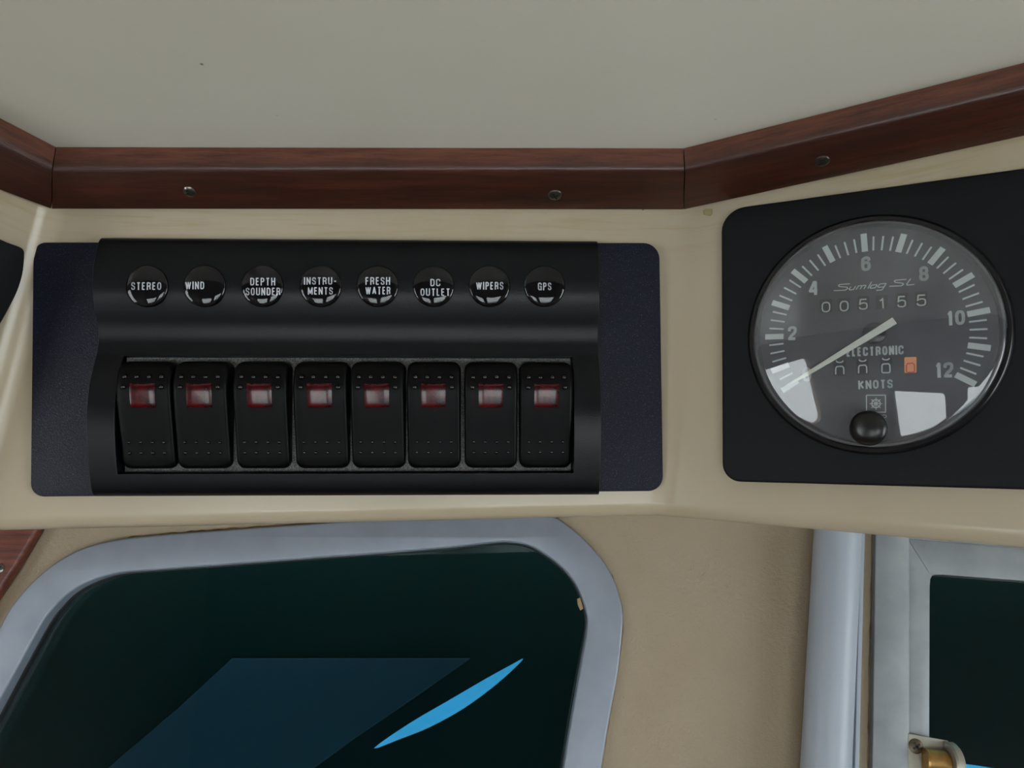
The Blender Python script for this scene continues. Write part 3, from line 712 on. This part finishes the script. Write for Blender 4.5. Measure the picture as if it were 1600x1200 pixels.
# ------------------------------------------------------------------ speed gauge
GF = Frame(RIGHT, 1376, 522)
gauge = link('speed_gauge', None, None, None, GF.M)
tag(gauge, 'round speed log gauge with knots dial on a black square plate', 'gauge')
g = lambda px, py, h=0.0: GF.loc(px, py, h)
gp = [tuple(g(*q, .004))[:2] for q in ((1127, 328), (1129, 752), (1690, 767.5), (1690, 250.6))]
link('mounting_plate', curve_plate('mounting_plate', [round_poly(gp, [.0085, .0062, .0062, .0085], 8)], .0002, .0045, .0009), M_GPLATE, gauge)
HP = .0045
lft, rgt, tp, bt = g(1173, 524, .006), g(1580, 520, .006), g(1374, 341, .006), g(1380, 702, .006)
GC = Vector(((lft.x + rgt.x) / 2, (tp.y + bt.y) / 2, 0)); GR = ((rgt.x - lft.x) + (tp.y - bt.y)) / 4
MG = Matrix.Translation(GC)
link('bezel_ring', lathe('bezel_ring', [(GR - .001, HP - .0003), (GR + .0016, HP - .0003), (GR + .0014, HP + .0010), (GR + .0005, HP + .0018), (GR - .0005, HP + .0018), (GR - .001, HP + .0008)], 96, cap=False), M_RING, gauge, MG)
RD = GR * .925
HD = HP + .0004
link('dial_wall', lathe('dial_wall', [(GR - .0011, HP + .0018), (GR - .0018, HP + .0020), (RD + .0002, HD + .0004), (RD + .0002, HP)], 96, cap=False), M_DIALWALL, gauge, MG)
dial = link('dial_face', lathe('dial_face', [(0, HP), (RD + .0015, HP), (RD + .0015, HD), (0, HD)], 96), M_DIAL, gauge, MG)
ZP = HD + .00012
gd = lambda px, py, z=ZP: g(px, py, z) - GC
maj = [(1233.5, 603), (1219, 575), (1210, 526), (1222, 477.5), (1250.5, 432.5), (1296, 399), (1350.5, 380), (1408, 380), (1465, 398), (1508.5, 436), (1535, 486.5), (1536, 542.5), (1513, 595)]
pol = [(math.atan2(gd(*q).y, gd(*q).x), math.hypot(gd(*q).x, gd(*q).y)) for q in maj]
angs = [a if a > -math.pi / 2 - .3 else a + 2 * math.pi for a, r in pol]
angs = [a + 2 * math.pi if (k < 7 and a < 0) else a for k, a in enumerate(angs)]
RM = sorted(r for a, r in pol)[len(pol) // 2]
def bar(a, r0, r1, wd):
    c, s = math.cos(a), math.sin(a); n = Vector((-s, c)) * wd / 2
    P0, P1 = Vector((c * r0, s * r0)), Vector((c * r1, s * r1))
    return [(*(P0 + n), ZP), (*(P0 - n), ZP), (*(P1 - n), ZP), (*(P1 + n), ZP)], [(0, 1, 2, 3)]
parts = []
for k, a in enumerate(angs):
    parts.append(bar(a, RM - .0031, RM + .0031, .0019))
    if k < 12:
        nm = 1 if k == 0 else 3
        for q in range(1, nm + 1): parts.append(bar(a + (angs[k + 1] - a) * q / (nm + 1), RM - .0030, RM + .0018, .00058))
link('scale_marks', join_mesh('scale_marks', parts), M_PRINT, dial)
for s, x, y, wpx, hpx in (('0', 1260.5, 585, 14, 22), ('2', 1238, 520.5, 14, 22), ('4', 1271.5, 450, 16, 22), ('6', 1353, 412, 15, 23), ('8', 1443.5, 427.5, 15, 23), ('10', 1493.5, 496.5, 29, 23), ('12', 1475.5, 578, 29, 24)):
    sl = (y - 678) * 3.33e-4
    a = gd(x - wpx / 2, y - sl * wpx / 2); b = gd(x + wpx / 2, y + sl * wpx / 2); hg = (gd(x, y - hpx / 2) - gd(x, y + hpx / 2)).length
    link('numeral', join_mesh('numeral', [fit_text(s, a, b, hg, .2, .12)]), M_PRINT, dial)
lett = []
for s, xa, ya, xb, yb_, hpx in (('ELECTRONIC', 1322.5, 550.5, 1412, 546.5, 14), ('KNOTS', 1341, 601.5, 1395, 599.5, 13.5), ('DO', 1366.5, 650.5, 1385.5, 650.5, 5)):
    hg = (gd(xa, ya - hpx / 2) - gd(xa, ya + hpx / 2)).length
    lett.append(fit_text(s, gd(xa, ya), gd(xb, yb_), hg, .2, .14))
link('lettering', join_mesh('lettering', lett), M_PRINT, dial)
def zp(pts, ox, oy, sc): return [tuple(gd(ox + x * sc, oy + y * sc))[:2] for x, y in pts]
K = .11875
script = [[(275, 245), (430, 238), (460, 215), (450, 200), (350, 192), (338, 178), (350, 165), (490, 155)], [(502, 192), (478, 226), (488, 237), (535, 230), (562, 186)],
          [(570, 232), (600, 183), (642, 178), (648, 184), (622, 227)], [(648, 182), (692, 174), (700, 180), (672, 223)], [(774, 128), (724, 218)],
          [(775, 174), (838, 166), (846, 174), (818, 208), (758, 214), (753, 206), (775, 174)], [(962, 150), (882, 158), (855, 194), (866, 203), (932, 195)], [(966, 150), (916, 230), (898, 238), (835, 240)],
          [(1005, 188), (1165, 182), (1195, 160), (1185, 148), (1090, 137), (1072, 122), (1085, 108), (1230, 97)], [(1287, 88), (1235, 160), (1246, 173), (1338, 163)]]
link('script_lettering', join_mesh('script_lettering', [ribbon(zp(s, 1270, 425, K), .00030, ZP) for s in script]), M_PRINT, dial)
# counters: dark windows and digits
def cwin(x0, y0, x1, y1, m, sl):
    c = [tuple(gd(x, y, HD))[:2] for x, y in ((x0, y0), (x0, y1), (x1, y1 + sl * (x1 - x0)), (x1, y0 + sl * (x1 - x0)))]
    return link('counter_window', curve_plate('counter_window', [round_poly(c, [.0003] * 4, 3)], HD - .0001, HD + .00008), m, dial)
for s, x0, y0, x1, y1 in (('0', 115, 392, 232, 530), ('0', 353, 378, 472, 518), ('5', 606, 352, 722, 496), ('1', 872, 340, 942, 480), ('5', 1110, 314, 1228, 466), ('5', 1365, 296, 1492, 448)):
    X0, Y0, X1, Y1 = 1270 + x0 * K, 425 + y0 * K, 1270 + x1 * K, 425 + y1 * K
    xm = 1270 + K * ((x0 + x1) / 2)
    cwin(xm - 9.5, Y0 - 3.5, xm + 9.5, Y1 + 1.2, M_DARK, -.06)
    ym = (Y0 + Y1) / 2; hg = (gd(xm, Y0) - gd(xm, Y1)).length
    link('counter_digit', join_mesh('counter_digit', [fit_text(s, gd(X0, ym + .4), gd(X1, ym - .4), hg, .12)]), M_PRINT, dial)
def roll(ox, oy, col, full, wm, arc=True):
    cwin(1290 + ox / 10 - 9.5, 555 + oy / 10 - 11, 1290 + ox / 10 + 9.5, 555 + oy / 10 + 13.5, wm, -.03)
    st = []
    if arc: st.append([(-58, -105), (-40, -84), (-5, -76), (35, -82), (58, -105)])
    st.append([(-62, 112), (-62, 15), (-45, -12), (40, -18), (62, 8), (65, 108)] + ([(50, 122), (-48, 124), (-62, 112)] if full else []))
    link('counter_digit', join_mesh('counter_digit', [ribbon(zp(q, 1290 + ox / 10, 555 + oy / 10, .1), .00042, ZP) for q in st]), col, dial)
roll(220, 190, M_PRINT, False, M_DARK); roll(578, 172, M_PRINT, False, M_DARK); roll(942, 150, M_PRINT, True, M_DARK); roll(1325, 142, M_ORED, True, M_ORANGE, False)
# ship's wheel emblem in a square
em = []
sq = [(637, 625), (935, 625), (937, 890), (640, 893), (637, 625)]
em.append(ribbon(zp(sq, 1290, 555, .1) , .00032, ZP))
cc = (787, 757); cp = lambda r, a: (cc[0] + r * math.cos(a), cc[1] + r * math.sin(a) * .95)
em.append(ribbon(zp([cp(66, 2 * math.pi * q / 24) for q in range(25)], 1290, 555, .1), .00036, ZP))
em.append(ribbon(zp([cp(14, 2 * math.pi * q / 12) for q in range(13)], 1290, 555, .1), .00040, ZP))
for q in range(8): em.append(ribbon(zp([cp(10, q * math.pi / 4), cp(100, q * math.pi / 4)], 1290, 555, .1), .00026, ZP))
link('emblem', join_mesh('emblem', em), M_PRINT, dial)['label'] = "ship's wheel emblem in a square outline"
# needle
hn = HD + .0022
na, nb, nt = gd(1398, 500.5, hn), gd(1263, 583, hn), gd(1230, 602, hn)
d = (nb - na).normalized(); nn = Vector((-d.y, d.x, 0))
wv = .00125
top_ = [na + nn * wv, na - nn * wv, nb - nn * wv * .55, nt - nn * .00022, nt + nn * .00022, nb + nn * wv * .55]
vs = [(p.x, p.y, hn) for p in top_] + [(p.x, p.y, hn - .0006) for p in top_]
fs = [tuple(range(6)), tuple(range(11, 5, -1))] + [(k, (k + 1) % 6, 6 + (k + 1) % 6, 6 + k) for k in range(6)]
ndl = link('needle', pmesh('needle', vs, fs), M_NEEDLE, gauge, MG); bevel(ndl, .00025, 2, 40)
hub = gd(1366, 520.5, HD + .001)
link('hub', lathe('hub', [(0, HD), (.0036, HD), (.0036, HD + .0010), (.0030, HD + .0014), (0, HD + .0014)], 32), M_RING, ndl, Matrix.Translation((hub.x, hub.y, 0)))
# domed lens
dome_h = .0046
lp = [(GR - .0006, HP + .0012), (GR - .0007, HP + .0024), (GR - .0010, HP + .0031), (GR - .0016, HP + .0036)]
for q in range(1, 21):
    r_ = (GR - .0016) * (1 - q / 20); lp.append((r_, HP + .0036 + dome_h * (1 - (r_ / (GR - .0016)) ** 2)))
link('lens', lathe('lens', lp, 96, 60, cap=False), M_LENS, gauge, MG)
kp = g(1357, 669, HP + .006) - GC
knob = link('reset_knob', lathe('reset_knob', [(0, HP + .001), (.0052, HP + .001), (.0054, HP + .0052), (.0057, HP + .0064), (.0055, HP + .0078), (.0045, HP + .0090), (.0025, HP + .0097), (0, HP + .0099)], 40, 60), M_KNOB, gauge, Matrix.Translation(GC + Vector((kp.x, kp.y, 0))))

# ------------------------------------------------------------------ second instrument plate on the sharply angled face
LF = Frame(LEFT, 0, 430)
lpx = [(-110, 318), (0, 373.5), (30, 385.5), (37.5, 391), (38.8, 400), (37, 422), (33, 440), (26, 459), (14, 483), (0, 508), (-20, 540), (-50, 580), (-110, 640)]
lp_ = [tuple(LF.loc(*q, .004))[:2] for q in lpx]
ip = link('instrument_plate', curve_plate('instrument_plate', [crom(lp_, 4, True)], .0002, .0040, .0006), M_GPLATE, None, LF.M)
tag(ip, 'black instrument plate with curved edge on the sharply angled console face', 'instrument')

# dried glue patch left on the console beside the trim joint
RF = Frame(RIGHT, 1105, 332)
gl = [tuple(RF.loc(*q))[:2] for q in ((1099, 330), (1102, 327), (1113, 327), (1113, 335), (1109, 337.5), (1100, 336))]
link('glue_residue', curve_plate('glue_residue', [gl], -.002, .0004, .0001), mat('dried_glue', lin((152, 138, 98)), .5), cons, cons.matrix_world.inverted() @ RF.M)['label'] = 'small square of dried glue'
